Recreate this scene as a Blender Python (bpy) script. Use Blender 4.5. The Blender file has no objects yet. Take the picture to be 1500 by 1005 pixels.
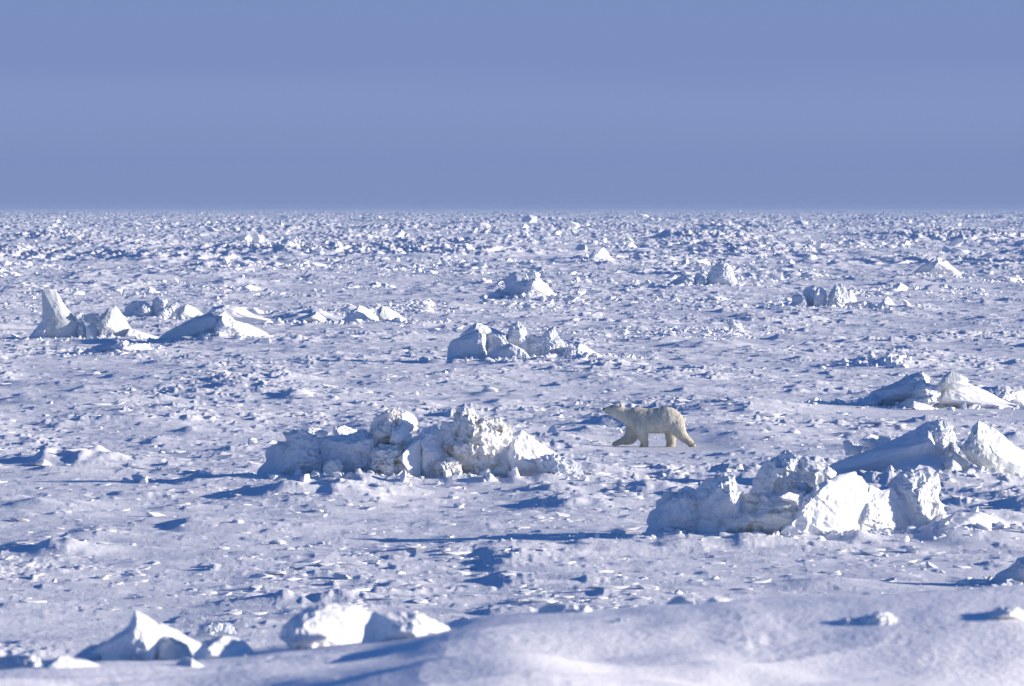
import bpy, bmesh, math, random
import numpy as np
from mathutils import Vector, Matrix
R = math.radians
rng = np.random.default_rng(11)
random.seed(5)
f32 = np.float32
sc = bpy.context.scene
col = sc.collection

# ------------------------------------------------------------------ camera numbers
W_, H_ = 1500.0, 1005.0
LENS = 200.0
F = LENS/36.0*W_            # focal length in photograph pixels
CAM_Z = 6.9
PITCH = math.atan((502.5-302.5)/F)
def ray(px, py):
    x = (px-W_/2)/F; v = (H_/2-py)/F
    c, s = math.cos(PITCH), math.sin(PITCH)
    return Vector((x, c+v*s, -s+v*c))
def at(px, py, Y):
    r = ray(px, py); k = Y/r.y
    return Vector((r.x*k, Y, CAM_Z+r.z*k))
def depth(py, z=0.0):       # distance of the ice surface seen at that row
    r = ray(W_/2, py); return (z-CAM_Z)/r.z*r.y

# ------------------------------------------------------------------ noise
def _h(ix, iy, seed, iz=None):
    h = ix.astype(np.uint32)*np.uint32(374761393) + iy.astype(np.uint32)*np.uint32(668265263) + np.uint32((seed*2246822519) & 0xffffffff)
    if iz is not None: h = h + iz.astype(np.uint32)*np.uint32(3266489917)
    h = (h ^ (h >> np.uint32(13)))*np.uint32(1274126177)
    h = (h ^ (h >> np.uint32(15)))*np.uint32(2654435761)
    return h ^ (h >> np.uint32(16))
def r01(h): return (h & np.uint32(0xffff)).astype(f32)*f32(1/65535)
def r02(h): return (h >> np.uint32(16)).astype(f32)*f32(1/65535)
def noise2(x, y, seed=0):
    x = np.asarray(x, f32); y = np.asarray(y, f32)
    fx = np.floor(x); fy = np.floor(y)
    ix = fx.astype(np.int32); iy = fy.astype(np.int32)
    u = x-fx; v = y-fy
    uu = u*u*(3-2*u); vv = v*v*(3-2*v)
    def g(a, b):
        h = _h(ix+a, iy+b, seed)
        return (r01(h)*2-1)*(u-a) + (r02(h)*2-1)*(v-b)
    a = g(0,0); b = g(1,0); c = g(0,1); d = g(1,1)
    a = a+(b-a)*uu; c = c+(d-c)*uu
    return (a+(c-a)*vv)*f32(1.6)
def noise3(p, seed=0):
    fl = np.floor(p); q = p-fl; i = fl.astype(np.int32)
    s = q*q*(3-2*q); out = 0
    for a in (0,1):
        for b in (0,1):
            for c in (0,1):
                h = _h(i[:,0]+a, i[:,1]+b, seed, i[:,2]+c)
                w = (s[:,0] if a else 1-s[:,0])*(s[:,1] if b else 1-s[:,1])*(s[:,2] if c else 1-s[:,2])
                out = out+w*(r01(h)*2-1)
    return out
def sstep(a, b, x):
    t = np.clip((x-a)/(b-a), 0, 1); return t*t*(3-2*t)

# ------------------------------------------------------------------ wind drifts: steep crumbly head on the left, tail running out to the right
def drifts(x, y, L, W, seed, prob=0.6):
    gx = x/L; gy = y/W + 0.45*noise2(x/(L*.6), y/(W*.8), seed+7)
    ix = np.floor(gx).astype(np.int32); iy = np.floor(gy).astype(np.int32)
    out = np.zeros_like(gx)
    for a in (-1,0,1):
        for b in (-1,0,1):
            cx = ix+a; cy = iy+b
            h = _h(cx, cy, seed); h2 = _h(cx, cy, seed+31)
            s = gx-(cx+r01(h)); t = gy-(cy+r02(h))
            ht = np.clip((r01(h2)-(1-prob))/prob, 0, 1); w = .25+.45*r02(h2)
            tail = np.clip(1-s/(.45+.5*r02(h2)), 0, 1)
            lat = np.clip(1-np.abs(t)/(w*(.35+.65*tail)+1e-3), 0, 1)
            rise = np.clip((s+.10)/.10, 0, 1); rise = rise*rise*(3-2*rise)
            out = np.maximum(out, ht*rise*tail*np.sqrt(lat)*lat**.3)
    return out

# hand placed mounds of drifted snow: pixel where they stand, half width px, depth m, height m, tail px
MOUNDS = []
def mound(px, py, hw, dy, h, tail=0, Y=None):
    Y = Y or depth(py); p = at(px, py, Y); m = Y/F
    MOUNDS.append((p.x, Y, hw*m, dy, h, tail*m))
for a in [(180,498,90,5,0.14,80), (330,500,70,5,0.12,120), (240,474,70,6,0.12,60), (520,477,110,7,0.20,60), (790,533,120,4,0.18,150),
          (770,441,60,6,0.12,60), (1050,425,90,8,0.12,60), (1240,457,90,6,0.12,70), (1330,600,170,7,0.04,120), (1400,712,150,4,0.18,60),
          (1190,796,200,2.6,.16,110), (1420,785,90,3.0,.42,120), (640,708,200,3,0.10,110), (820,700,60,2.5,.3,60), (400,728,60,2.2,.33,130),
          (80,676,30,2.5,.36,170), (835,741,35,1.5,.22,70), (690,812,170,1.3,.16,30), (60,742,50,1.5,.15,30), (1290,540,60,4,.35,30),
          (950,722,24,1.5,.17,60), (650,770,90,2,.12,30), (80,812,28,1.0,.24,60), (430,585,12,2,.25,20), (200,520,70,5,.3,50),
          (1080,605,90,4,.3,60), (1200,860,60,1,.12,60), (640,690,220,4,0.05,60), (860,632,14,1.5,.16,50),
          (1300,378,90,12,.8,60), (620,380,60,9,.6,30), (985,352,30,15,1.1,20), (340,418,30,9,.55,30), (130,408,30,9,.6,50),
          (1460,382,40,9,.8,30), (210,372,60,10,.6,60), (1120,470,60,5,.3,40), (960,500,50,4,.22,60), (1030,508,50,4,.35,50),
          (700,600,40,2,.16,60), (60,590,90,3,.25,60), (180,620,60,2,.2,60), (1330,420,45,8,.55,30), (450,470,40,6,.55,30)]:
    mound(*a)

_rb = random.Random(77)
FEET = [(385,860,709,1.0), (950,1395,793,1.0), (1240,1500,714,1.2), (655,895,533,1.1), (60,200,499,1.2), (185,300,473,1.2), (235,390,501,1.1), (420,600,477,1.2),
        (720,830,441,1.2), (965,1120,424,1.2), (1150,1330,456,1.2), (860,900,387,1.2)]
for (a0, a1, py_, k_) in FEET:
    Yf = depth(py_); m_ = Yf/F; x_ = a0-20
    while x_ < a1+40:
        w_ = _rb.uniform(8, 26)*max(1, 140/Yf*.9)
        mound(x_, py_, w_, _rb.uniform(.3, .7)*Yf/130*k_, _rb.uniform(.04, .14)*(.6 if Yf < 180 else .75), _rb.uniform(0, 1.6)*w_, Y=Yf-_rb.uniform(.3, 1.3)*Yf/130)
        x_ += w_*_rb.uniform(.6, 1.3)
CREST_Y = 50.0
_cx = np.array([-400,0,130,300,400,470,560,640,720,800,880,1000,1200,1350,1500,1900], float)
_cy = np.array([990,978,972,965,955,948,938,924,908,902,900,890,880,872,868,866], float)
_gx = np.linspace(-14, 14, 1401)
_gz = CAM_Z-(np.interp(_gx, (_cx-W_/2)*CREST_Y/F, _cy)-302.5)/F*CREST_Y
_k = np.exp(-(np.arange(-60, 61)*.02/.28)**2); _k /= _k.sum()
_gz = np.convolve(np.pad(_gz, 60, mode='edge'), _k, 'valid')
def bank(x, y):
    zc = np.interp(x, _gx, _gz)
    d = CREST_Y-y
    front = zc + np.where(d > 0, d*.043, 0)
    # long smooth dunes of the bank
    near = sstep(50.5, 45, y)
    xw = x + .30*noise2(x/2.2, y/3.0, 90)
    front = front + .17*noise2(x/2.3+.15*y, y/3.6, 91)*near + .022*noise2(x/.9+.1*y, y/2.0, 92)*near + .010*noise2(x/.45, y/.9, 93)
    # long lit slopes falling to the right and towards the camera, short lee sides facing away
    sel = sstep(3.4, 1.8, x)
    for lam, am, ph, sd_ in ((2.9, .25, .30, 94), (1.25, .07, .1, 95)):
        a = (xw*.72-(y-44)*.69)/lam + ph + .35*noise2(x/3.1, y/3.7, sd_)
        fr = a-np.floor(a); am_ = am*(.55+.45*np.clip(noise2(np.floor(a)*3.7, y/6, sd_+40)*2, -1, 1))
        front = front + near*(.35+.65*sel)*(am_*(1-fr)*sstep(0, .2, fr)-.4*am)
    front = front - (.135*np.maximum(xw+.6, 0)+.03*np.minimum(xw+.6, 0))*near
    front = front - .13*np.exp(-((xw-2.7)/1.1)**2-((y-43.5)/2.2)**2) + .05*np.exp(-((xw-4.1)/.9)**2-((y-46)/2.0)**2)
    rough = np.clip(noise2(x/.8, y/2.2, 98)*2-.2, 0, 1); front = front + .010*rough*(1-np.abs(noise2(x/.14, y/.3, 99)))
    fall = 1-sstep(0, 17, y-CREST_Y-1.2*noise2(x/2.0, y*0+3, 97))
    return np.where(y < 75, np.maximum(front, 0)*fall, 0)

def height(x, y):
    x = np.asarray(x, f32); y = np.asarray(y, f32)
    ice = sstep(52, 80, y)
    far = sstep(330, 700, y)
    farther = sstep(14000, 9000, y)
    m = sstep(-.35, .45, noise2(x/7+3, y/22, 1) + .5*noise2(x/2.6, y/9, 2))   # patches of rough and smooth
    amp = .35+.65*m
    closer = .62+.38*sstep(95, 150, y)     # the nearer ice is lower and smoother
    quiet = 1-.6*np.exp(-((x-4.2)/2.6)**2-((y-156)/11)**2)
    z = .22*noise2(x/13, y/30, 3) + .12*noise2(x/4.2, y/8, 4)
    z = z + (.042*noise2(x/1.3, y/1.7, 5) + .016*noise2(x/.5, y/.9, 6))*(.5+.5*m)
    rd = 1-np.abs(noise2(x/3.6+.3*noise2(x/.9, y/.9, 8), y/1.0, 9)); z = z + .075*(.4+.6*m)*rd**4
    rd = 1-np.abs(noise2(x/1.3, y/.5, 10)); z = z + .028*(.2+.8*m)*rd**4
    xs_ = x+.15*noise2(x/.5, y/.8, 7)
    d1 = drifts(xs_, y, 6.0, 4.0, 11, .45)
    d2 = drifts(xs_, y, 3.0, 1.4, 12, .6)
    d3 = drifts(xs_, y, 1.35, .7, 13, .65)
    d6 = drifts(xs_, y, 6.2, 1.2, 16, .65)
    amp = amp*quiet
    q2 = 1-.7*np.exp(-((x-14)/4.5)**4-((y-188)/9)**4); quiet = quiet*q2*closer; amp = amp*q2*closer
    z = z*quiet + .20*quiet*d1 + amp*(.16*d2 + .100*d3 + .052*drifts(xs_, y, .65, .42, 18, .65)) + quiet*.11*d6
    z = z + quiet*((.35+.65*m)*(.075*drifts(-xs_, y, 1.5, .6, 31, .6) + .045*drifts(-xs_, y, .6, .4, 32, .6)) + .06*drifts(-xs_, y, 3.2, .8, 33, .5))
    crumb = 1-2*np.abs(noise2(x/.20, y/.5, 14))
    z = z + amp*(.3+.7*m)*crumb*.055*np.clip(3*(d1+d2+d3-.35), 0, 1)
    # rubble fields further out
    fz = np.clip(noise2(x/26, y/70, 21)*1.6+.12, 0, 1.2)
    d4 = drifts(x, y, 9, 12, 22, .5)
    r1 = 1-np.abs(noise2(x/3.2, y/6, 23)); r2 = 1-np.abs(noise2(x/1.3, y/2.6, 24))
    z = z + far*farther*(.45*d4 + fz*(1.05*r1*r1*r1 + .45*r2*r2))
    z = z*ice
    for (mx, my, a, b, h, tail) in MOUNDS:
        s = x-mx
        sel = (np.abs(y-my) < 3*b) & (s > -3.2*a) & (s < 3.2*a+tail*1.2)
        if not sel.any(): continue
        xs = s[sel]; ys = y[sel]-my
        aa = np.where(xs > 0, a+tail*.6, a)
        wob = 1+.35*noise2(x[sel]/(a*.5+.2), y[sel]/(b*.5), 41)
        z[sel] += h*np.exp(-(xs/aa)**2-(ys/b)**2)*wob
    g = np.exp(-((x-4.2)/1.9)**4-((y-164.2)/5.0)**4); z = z*(1-g)-.015*g
    return z + bank(x, y)
def ground(x, y): return float(height(np.array([x], f32), np.array([y], f32))[0])

# ------------------------------------------------------------------ materials
def new_mat(name):
    m = bpy.data.materials.new(name); m.use_nodes = True
    nt = m.node_tree; b = nt.nodes['Principled BSDF']; return m, nt, b
def N(nt, t, **kw):
    n = nt.nodes.new(t)
    for k, v in kw.items():
        if k in n.inputs: n.inputs[k].default_value = v
        else: setattr(n, k, v)
    return n
def snow_mat(name, c1, c2, dirt=None, dirt_scale=2.0, dirt_lo=.52, dirt_hi=.68, bump=.35, fine=18., rough=.75, coords='Object', sss=.0):
    m, nt, b = new_mat(name); L = nt.links.new
    tc = N(nt, 'ShaderNodeTexCoord'); geo = N(nt, 'ShaderNodeNewGeometry')
    P = tc.outputs['Object'] if coords == 'Object' else geo.outputs['Position']
    n1 = N(nt, 'ShaderNodeTexNoise', Scale=.9, Detail=5.0, Roughness=.6); L(P, n1.inputs['Vector'])
    r1 = N(nt, 'ShaderNodeValToRGB'); r1.color_ramp.elements[0].position = .35; r1.color_ramp.elements[1].position = .65
    r1.color_ramp.elements[0].color = (*c1, 1); r1.color_ramp.elements[1].color = (*c2, 1)
    L(n1.outputs['Fac'], r1.inputs['Fac']); out = r1.outputs['Color']
    if dirt:
        n2 = N(nt, 'ShaderNodeTexNoise', Scale=dirt_scale, Detail=8.0, Roughness=.68, Distortion=.6); L(P, n2.inputs['Vector'])
        r2 = N(nt, 'ShaderNodeValToRGB'); r2.color_ramp.elements[0].position = dirt_lo; r2.color_ramp.elements[1].position = dirt_hi
        r2.color_ramp.elements[0].color = (0,0,0,1); r2.color_ramp.elements[1].color = (1,1,1,1); L(n2.outputs['Fac'], r2.inputs['Fac'])
        mx = N(nt, 'ShaderNodeMixRGB'); mx.inputs[2].default_value = (*dirt, 1)
        L(r2.outputs['Color'], mx.inputs[0]); L(out, mx.inputs[1]); out = mx.outputs[0]
    L(out, b.inputs['Base Color'])
    b.inputs['Roughness'].default_value = rough
    b.inputs['Specular IOR Level'].default_value = .25
    if sss: 
        b.inputs['Subsurface Weight'].default_value = sss; b.inputs['Subsurface Radius'].default_value = (.03,.05,.07); b.inputs['Subsurface Scale'].default_value = 1.0
    n3 = N(nt, 'ShaderNodeTexNoise', Scale=fine, Detail=4.0, Roughness=.65); L(P, n3.inputs['Vector'])
    bp = N(nt, 'ShaderNodeBump', Strength=bump, Distance=.03); L(n3.outputs['Fac'], bp.inputs['Height'])
    L(bp.outputs['Normal'], b.inputs['Normal'])
    return m
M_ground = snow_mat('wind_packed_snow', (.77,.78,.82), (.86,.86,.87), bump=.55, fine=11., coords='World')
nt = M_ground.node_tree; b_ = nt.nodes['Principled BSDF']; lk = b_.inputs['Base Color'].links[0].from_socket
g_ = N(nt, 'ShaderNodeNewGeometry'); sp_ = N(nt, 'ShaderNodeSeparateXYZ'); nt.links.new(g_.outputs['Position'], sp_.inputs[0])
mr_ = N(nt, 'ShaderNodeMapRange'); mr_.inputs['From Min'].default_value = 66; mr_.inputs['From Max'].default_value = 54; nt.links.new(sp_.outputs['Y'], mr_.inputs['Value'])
mx_ = N(nt, 'ShaderNodeMixRGB'); mx_.inputs[2].default_value = (.95,.935,.945,1); nt.links.new(mr_.outputs[0], mx_.inputs[0]); nt.links.new(lk, mx_.inputs[1]); nt.links.new(mx_.outputs[0], b_.inputs['Base Color'])  # near bank: fresh snow, base colour whitened to look more strongly sunlit
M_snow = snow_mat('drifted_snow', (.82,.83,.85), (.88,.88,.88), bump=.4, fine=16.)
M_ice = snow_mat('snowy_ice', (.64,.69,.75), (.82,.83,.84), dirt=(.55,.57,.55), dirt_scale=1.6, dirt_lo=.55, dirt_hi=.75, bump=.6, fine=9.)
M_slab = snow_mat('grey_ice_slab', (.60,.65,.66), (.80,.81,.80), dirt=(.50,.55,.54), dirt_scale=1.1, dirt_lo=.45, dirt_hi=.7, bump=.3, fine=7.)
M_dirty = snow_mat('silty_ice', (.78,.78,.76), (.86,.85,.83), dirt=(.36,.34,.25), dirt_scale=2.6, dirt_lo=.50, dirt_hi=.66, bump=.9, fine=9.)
M_block = snow_mat('broken_ice', (.78,.80,.83), (.88,.88,.88), bump=.3, fine=6., coords='World')

# ------------------------------------------------------------------ object helpers
def link(name, me, mat=None, parent=None):
    o = bpy.data.objects.new(name, me); col.objects.link(o)
    if mat: me.materials.append(mat)
    if parent is not None: o.parent = parent
    return o
def np_mesh(name, v, faces=None, quads=None, tris=None, smooth=False):
    me = bpy.data.meshes.new(name)
    me.vertices.add(len(v)); me.vertices.foreach_set('co', np.ascontiguousarray(v, dtype=np.float32).ravel())
    parts = [(q, q.shape[1]) for q in (quads, tris) if q is not None]
    nl = sum(q.size for q, _ in parts); npol = sum(len(q) for q, _ in parts)
    me.loops.add(nl); me.polygons.add(npol)
    me.loops.foreach_set('vertex_index', np.concatenate([q.ravel() for q, _ in parts]).astype(np.int32))
    tot = np.concatenate([np.full(len(q), k, np.int32) for q, k in parts])
    st = np.concatenate([[0], np.cumsum(tot)[:-1]]).astype(np.int32)
    me.polygons.foreach_set('loop_start', st)
    me.polygons.foreach_set('use_smooth', np.full(npol, smooth, bool))
    me.update(calc_edges=True)
    return me
def tag(o, label=None, cat=None, group=None, kind=None):
    for k, v in (('label', label), ('category', cat), ('group', group), ('kind', kind)):
        if v: o[k] = v
    return o

# ------------------------------------------------------------------ the frozen sea
def rows():
    out = []; y = 2.0
    while y < 60000:
        out.append(y)
        if y < 32: s = .5
        elif y < 53: s = .09
        elif y < 78: s = .5
        elif y < 250: s = .20
        elif y < 460: s = .20+(y-250)/210*.35
        elif y < 1000: s = y*.0013
        elif y < 5500: s = y*.0022
        elif y < 14000: s = y*.004
        else: s = y*.02
        y += s
    return np.array(out, f32)
Yr = rows(); NC = 1150
u = np.linspace(-1, 1, NC).astype(f32)
YY, UU = np.meshgrid(Yr, u, indexing='ij')
XX = UU*(.106*YY+3.0)
x1 = XX.ravel(); y1 = YY.ravel()
Z = np.empty_like(x1)
CH = 400000
for i in range(0, len(x1), CH): Z[i:i+CH] = height(x1[i:i+CH], y1[i:i+CH])
v = np.stack([x1, y1, Z], 1)
nr = len(Yr)
idx = np.arange(nr*NC, dtype=np.int32).reshape(nr, NC)
q = np.stack([idx[:-1,:-1], idx[:-1,1:], idx[1:,1:], idx[1:,:-1]], -1).reshape(-1, 4)
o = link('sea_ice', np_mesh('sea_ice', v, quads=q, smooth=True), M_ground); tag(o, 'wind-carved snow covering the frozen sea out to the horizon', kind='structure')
print('ground verts', len(v))
# plain sheet beyond the modelled strip, either side, under the far ice and behind the camera
bm = bmesh.new()
for a in [(-9000,-200),(9000,-200),(9000,60000),(-9000,60000)]: bm.verts.new((a[0],a[1],-.45))
bm.faces.new(bm.verts); me = bpy.data.meshes.new('snow_plain'); bm.to_mesh(me); bm.free()
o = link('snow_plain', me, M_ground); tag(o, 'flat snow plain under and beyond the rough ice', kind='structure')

# ------------------------------------------------------------------ ice lumps from an outline with its own distance and thickness
def lump_mesh(poly, centre, Y, T, p=1.5, amp=.10, chops=6, seed=1, res=None, back=.8, sink=.12, frac=.5, yaw=0):
    rs = np.random.default_rng(seed)
    P = [at(x, y, Y) for x, y in poly]; C = at(centre[0], centre[1], Y)
    c = np.array([C.x, C.z]); pp = np.array([[q.x, q.z] for q in P])
    size = float(np.max(pp.max(0)-pp.min(0)))
    wpx = max(x for x, _ in poly)-min(x for x, _ in poly)
    if res is None: res = int(np.clip(wpx*1.5, 36, 210))
    seg = res; ring = max(10, int(res/2.6))
    th = np.linspace(0, 2*np.pi, seg, endpoint=False)
    # radius of the star-shaped outline at each angle
    rad = np.zeros(seg)
    for k, t in enumerate(th):
        d = np.array([math.cos(t), math.sin(t)]); best = 0
        for i in range(len(pp)):
            a = pp[i]-c; b = pp[(i+1) % len(pp)]-c; e = b-a
            den = d[0]*e[1]-d[1]*e[0]
            if abs(den) < 1e-9: continue
            r = (a[0]*e[1]-a[1]*e[0])/den; s = (a[0]*d[1]-a[1]*d[0])/den
            if r > 0 and -1e-6 <= s <= 1+1e-6: best = max(best, r)
        rad[k] = best
    rad = np.maximum(rad, .02*size)
    V = [[c[0], -T, c[1]]]
    lev = np.concatenate([np.linspace(0, 1, ring+1)[1:]**.9, np.linspace(1, 0, ring//2+1)[1:-1]])
    side = [-1]*ring+[1]*(len(lev)-ring)
    for r, sd in zip(lev, side):
        dep = T*(1-r**p)*sd*(1 if sd < 0 else back)
        V += [[c[0]+r*rad[k]*math.cos(th[k]), dep, c[1]+r*rad[k]*math.sin(th[k])] for k in range(seg)]
    V.append([c[0], T*back, c[1]])
    V = np.array(V)
    mid = np.array([V[:,0].mean(), 0, pp[:,1].min()*.5+pp[:,1].max()*.5])
    # planar breaks
    for _ in range(chops):
        n = rs.normal(size=3)*np.array([1, .7, .8]); n[1] = -abs(n[1])-.25; n[2] = abs(n[2])*.7; n /= np.linalg.norm(n)
        d = (V-mid)@n; lim = d.max()*rs.uniform(.70, .93)
        over = np.maximum(0, d-lim)*np.clip(-V[:,1]/(T*.35), 0, 1); V = V-over[:,None]*n*.9
    # rough breakage: lumps, then ridges, then crumbs
    nrm = V-mid; nrm[:,1] = nrm[:,1]/max(T, .01)*size*.5; nrm /= (np.linalg.norm(nrm, axis=1)[:,None]+1e-6)
    s = size
    q_ = V/s
    # fracture cells: every piece stands at its own height and tilt
    K = int(np.clip(wpx/5, 5, 30)); sidx = rs.integers(0, len(V), K); S = q_[sidx]; wob = q_+.05*np.stack([noise3(q_*9, seed+8), noise3(q_*9, seed+9), noise3(q_*9, seed+10)], 1)
    cell = np.argmin(((wob[:,None,:]-S[None])**2).sum(-1), 1)
    cellh = rs.uniform(-.9, .7, K)[cell] + ((q_-S[cell])*rs.normal(0, 2.6, (K,3))[cell]).sum(1)
    rimw = np.clip(-V[:,1]/(T*.30), .35, 1)
    disp = frac*cellh*rimw + .45*noise3(q_*5+seed, seed) + .45*(1-2*np.abs(noise3(q_*9+seed, seed+1))) + .30*(1-2*np.abs(noise3(q_*19, seed+2))) + .14*noise3(q_*42, seed+3)
    sc_ = min(s, 1.8)
    V = V+nrm*(disp*amp*sc_*.5)[:,None]
    V[:,1] = V[:,1]+Y+yaw*(V[:,0]-V[:,0].mean())
    # let the foot of the lump run down into the snow that is really under it
    lo = V[:,2].min(); hi = V[:,2].max(); w = np.clip(1-(V[:,2]-lo)/(.22*(hi-lo)+1e-6), 0, 1)
    gz = height(V[:,0].astype(f32), V[:,1].astype(f32))
    need = np.maximum(0, V[:,2]-(gz-sink)); V[:,2] -= w*np.minimum(need, .9)*(1 if lo-gz.mean() < .3 else 0)
    nv = len(V); tr = []; qd = []
    for k in range(seg): tr.append((0, 1+(k+1) % seg, 1+k))
    nl = len(lev)
    for j in range(nl-1):
        a = 1+j*seg; b = a+seg
        for k in range(seg):
            k2 = (k+1) % seg; qd.append((a+k, a+k2, b+k2, b+k))
    a = 1+(nl-1)*seg
    for k in range(seg): tr.append((nv-1, a+k, a+(k+1) % seg))
    return V, np.array(qd, np.int32), np.array(tr, np.int32)

SEED = [100]; FORMS = []
def formation(name, label, cat, crop, Y, parts, group=None):
    """crop = (ox, oy, scale) in which the outlines are written"""
    ox, oy, s = crop
    allx = [ox+x/s for p_ in parts for x, _ in p_[1]]
    cx = (min(allx)+max(allx))/2
    base = at(cx, 500, Y); gz = ground(base.x, Y)
    root = bpy.data.objects.new(name, None); col.objects.link(root); root.location = (base.x, Y, gz)
    root.empty_display_size = .3
    tag(root, label, cat, group)
    lift = 0
    if Y < 60:
        lowz = at(cx, max(oy+y/s for p_ in parts for _, y in p_[1]), Y).z; lift = 0 if crop is C5 else min(.05, max(0, gz-lowz-.02))-.045
    for prt in parts:
        kind, poly, cen, T, opt = prt[0], prt[1], prt[2], prt[3], (prt[4] if len(prt) > 4 else {})
        SEED[0] += 7
        FORMS.append((cx, Y, max(allx)-min(allx))) if prt is parts[0] and Y > 60 else None
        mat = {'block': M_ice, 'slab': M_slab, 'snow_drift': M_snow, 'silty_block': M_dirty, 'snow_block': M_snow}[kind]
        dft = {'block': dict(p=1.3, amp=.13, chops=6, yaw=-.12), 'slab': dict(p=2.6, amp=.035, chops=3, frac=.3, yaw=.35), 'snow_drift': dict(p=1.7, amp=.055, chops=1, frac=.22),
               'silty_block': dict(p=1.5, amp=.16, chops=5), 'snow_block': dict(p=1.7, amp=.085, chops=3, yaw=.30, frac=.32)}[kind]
        kw = dict(dft); kw.update({k: w for k, w in opt.items() if k not in ('dy', 'lab', 'mat')})
        pl = [(ox+x/s, oy+y/s) for x, y in poly]; cc = (ox+cen[0]/s, oy+cen[1]/s)
        V, qd, tr = lump_mesh(pl, cc, Y+opt.get('dy', 0), T, seed=SEED[0], **kw)
        V[:,2] += lift
        V = V-np.array(root.location)
        nm = {'silty_block': 'block', 'snow_block': 'block'}.get(kind, kind)
        o = link(nm, np_mesh(nm, V, quads=qd, tris=tr, smooth=kind in ('snow_drift',)), mat, root)
        if opt.get('lab'): o['label'] = opt['lab']
    return root

C2 = (370,580,3.); C3 = (930,600,2.632); C6 = (0,400,3.571); C7 = (400,440,3.); C8 = (700,360,3.75); C9 = (1100,380,3.75); C10 = (1100,520,3.75)
C4 = (0,840,2.); C5 = (750,840,2.)
HUM = 'ice hummocks standing out of the frozen sea'
YN = depth(793)
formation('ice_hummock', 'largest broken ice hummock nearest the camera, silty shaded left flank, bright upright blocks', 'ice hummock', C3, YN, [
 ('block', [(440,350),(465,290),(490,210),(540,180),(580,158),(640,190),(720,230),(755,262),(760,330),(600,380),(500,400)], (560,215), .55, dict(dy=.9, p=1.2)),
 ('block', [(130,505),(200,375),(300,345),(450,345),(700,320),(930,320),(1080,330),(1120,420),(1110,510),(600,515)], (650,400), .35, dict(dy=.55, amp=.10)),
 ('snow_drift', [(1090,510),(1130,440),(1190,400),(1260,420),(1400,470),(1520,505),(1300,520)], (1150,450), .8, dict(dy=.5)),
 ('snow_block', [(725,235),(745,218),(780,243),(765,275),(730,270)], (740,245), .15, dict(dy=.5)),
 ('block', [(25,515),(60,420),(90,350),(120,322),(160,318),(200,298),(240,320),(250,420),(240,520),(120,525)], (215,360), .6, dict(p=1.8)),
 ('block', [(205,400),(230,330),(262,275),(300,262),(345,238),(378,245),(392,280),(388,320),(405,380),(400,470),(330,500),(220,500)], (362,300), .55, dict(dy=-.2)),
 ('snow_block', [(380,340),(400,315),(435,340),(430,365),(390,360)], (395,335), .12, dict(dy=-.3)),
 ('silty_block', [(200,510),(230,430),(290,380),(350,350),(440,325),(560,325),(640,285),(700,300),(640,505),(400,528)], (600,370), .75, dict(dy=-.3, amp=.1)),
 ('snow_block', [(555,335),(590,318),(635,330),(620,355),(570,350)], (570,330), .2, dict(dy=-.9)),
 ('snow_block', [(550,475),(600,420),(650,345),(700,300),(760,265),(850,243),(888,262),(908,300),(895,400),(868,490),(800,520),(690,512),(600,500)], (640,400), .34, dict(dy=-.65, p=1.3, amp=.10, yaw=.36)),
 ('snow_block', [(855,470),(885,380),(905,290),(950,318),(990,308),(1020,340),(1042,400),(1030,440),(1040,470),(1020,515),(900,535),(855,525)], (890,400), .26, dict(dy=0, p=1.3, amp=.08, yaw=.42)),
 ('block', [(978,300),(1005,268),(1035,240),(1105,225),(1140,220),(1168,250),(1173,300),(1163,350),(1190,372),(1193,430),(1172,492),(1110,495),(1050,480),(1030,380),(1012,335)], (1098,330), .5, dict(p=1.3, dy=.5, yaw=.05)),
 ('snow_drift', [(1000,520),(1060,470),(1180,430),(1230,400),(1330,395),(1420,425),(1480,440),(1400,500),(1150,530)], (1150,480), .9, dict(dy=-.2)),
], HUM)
YM = depth(714)
formation('ice_hummock', 'angular ice hummock at the right edge with one big pale tilted slab', 'ice hummock', C3, YM, [
 ('snow_drift', [(690,232),(760,212),(830,180),(950,140),(1050,92),(1128,50),(1150,60),(1180,130),(1180,210),(1100,262),(960,280),(820,262)], (1120,120), .9, dict(dy=.6, p=1.4)),
 ('block', [(1110,120),(1128,50),(1195,36),(1228,62),(1238,110),(1225,180),(1150,200)], (1150,110), .5, dict(dy=.4)),
 ('block', [(1205,160),(1230,120),(1250,150),(1245,185)], (1225,150), .2, dict(dy=.2)),
 ('snow_drift', [(900,280),(960,235),(1040,195),(1130,165),(1230,185),(1310,230),(1420,262),(1560,270),(1560,310),(1200,312),(960,305)], (1060,230), 1.1, dict(dy=0, amp=.05)),
 ('slab', [(1188,205),(1235,163),(1288,203),(1262,240),(1240,258),(1200,238)], (1205,210), .25, dict(dy=-.7)),
 ('slab', [(1248,155),(1285,112),(1300,70),(1325,43),(1345,62),(1400,85),(1440,120),(1500,160),(1560,215),(1590,262),(1540,270),(1450,268),(1400,255),(1340,235),(1290,190)], (1305,140), .5, dict(dy=-.4, p=1.9, amp=.06, yaw=.38)),
 ('block', [(803,122),(830,118),(882,143),(868,172),(815,178)], (850,140), .2, dict(dy=1.2)),
 ('snow_block', [(865,120),(905,94),(958,112),(945,140),(880,142)], (885,115), .2, dict(dy=1.6)),
 ('block', [(890,165),(945,98),(1012,108),(1000,140),(930,170)], (985,120), .25, dict(dy=1.4)),
], HUM)
YO = depth(709)
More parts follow.
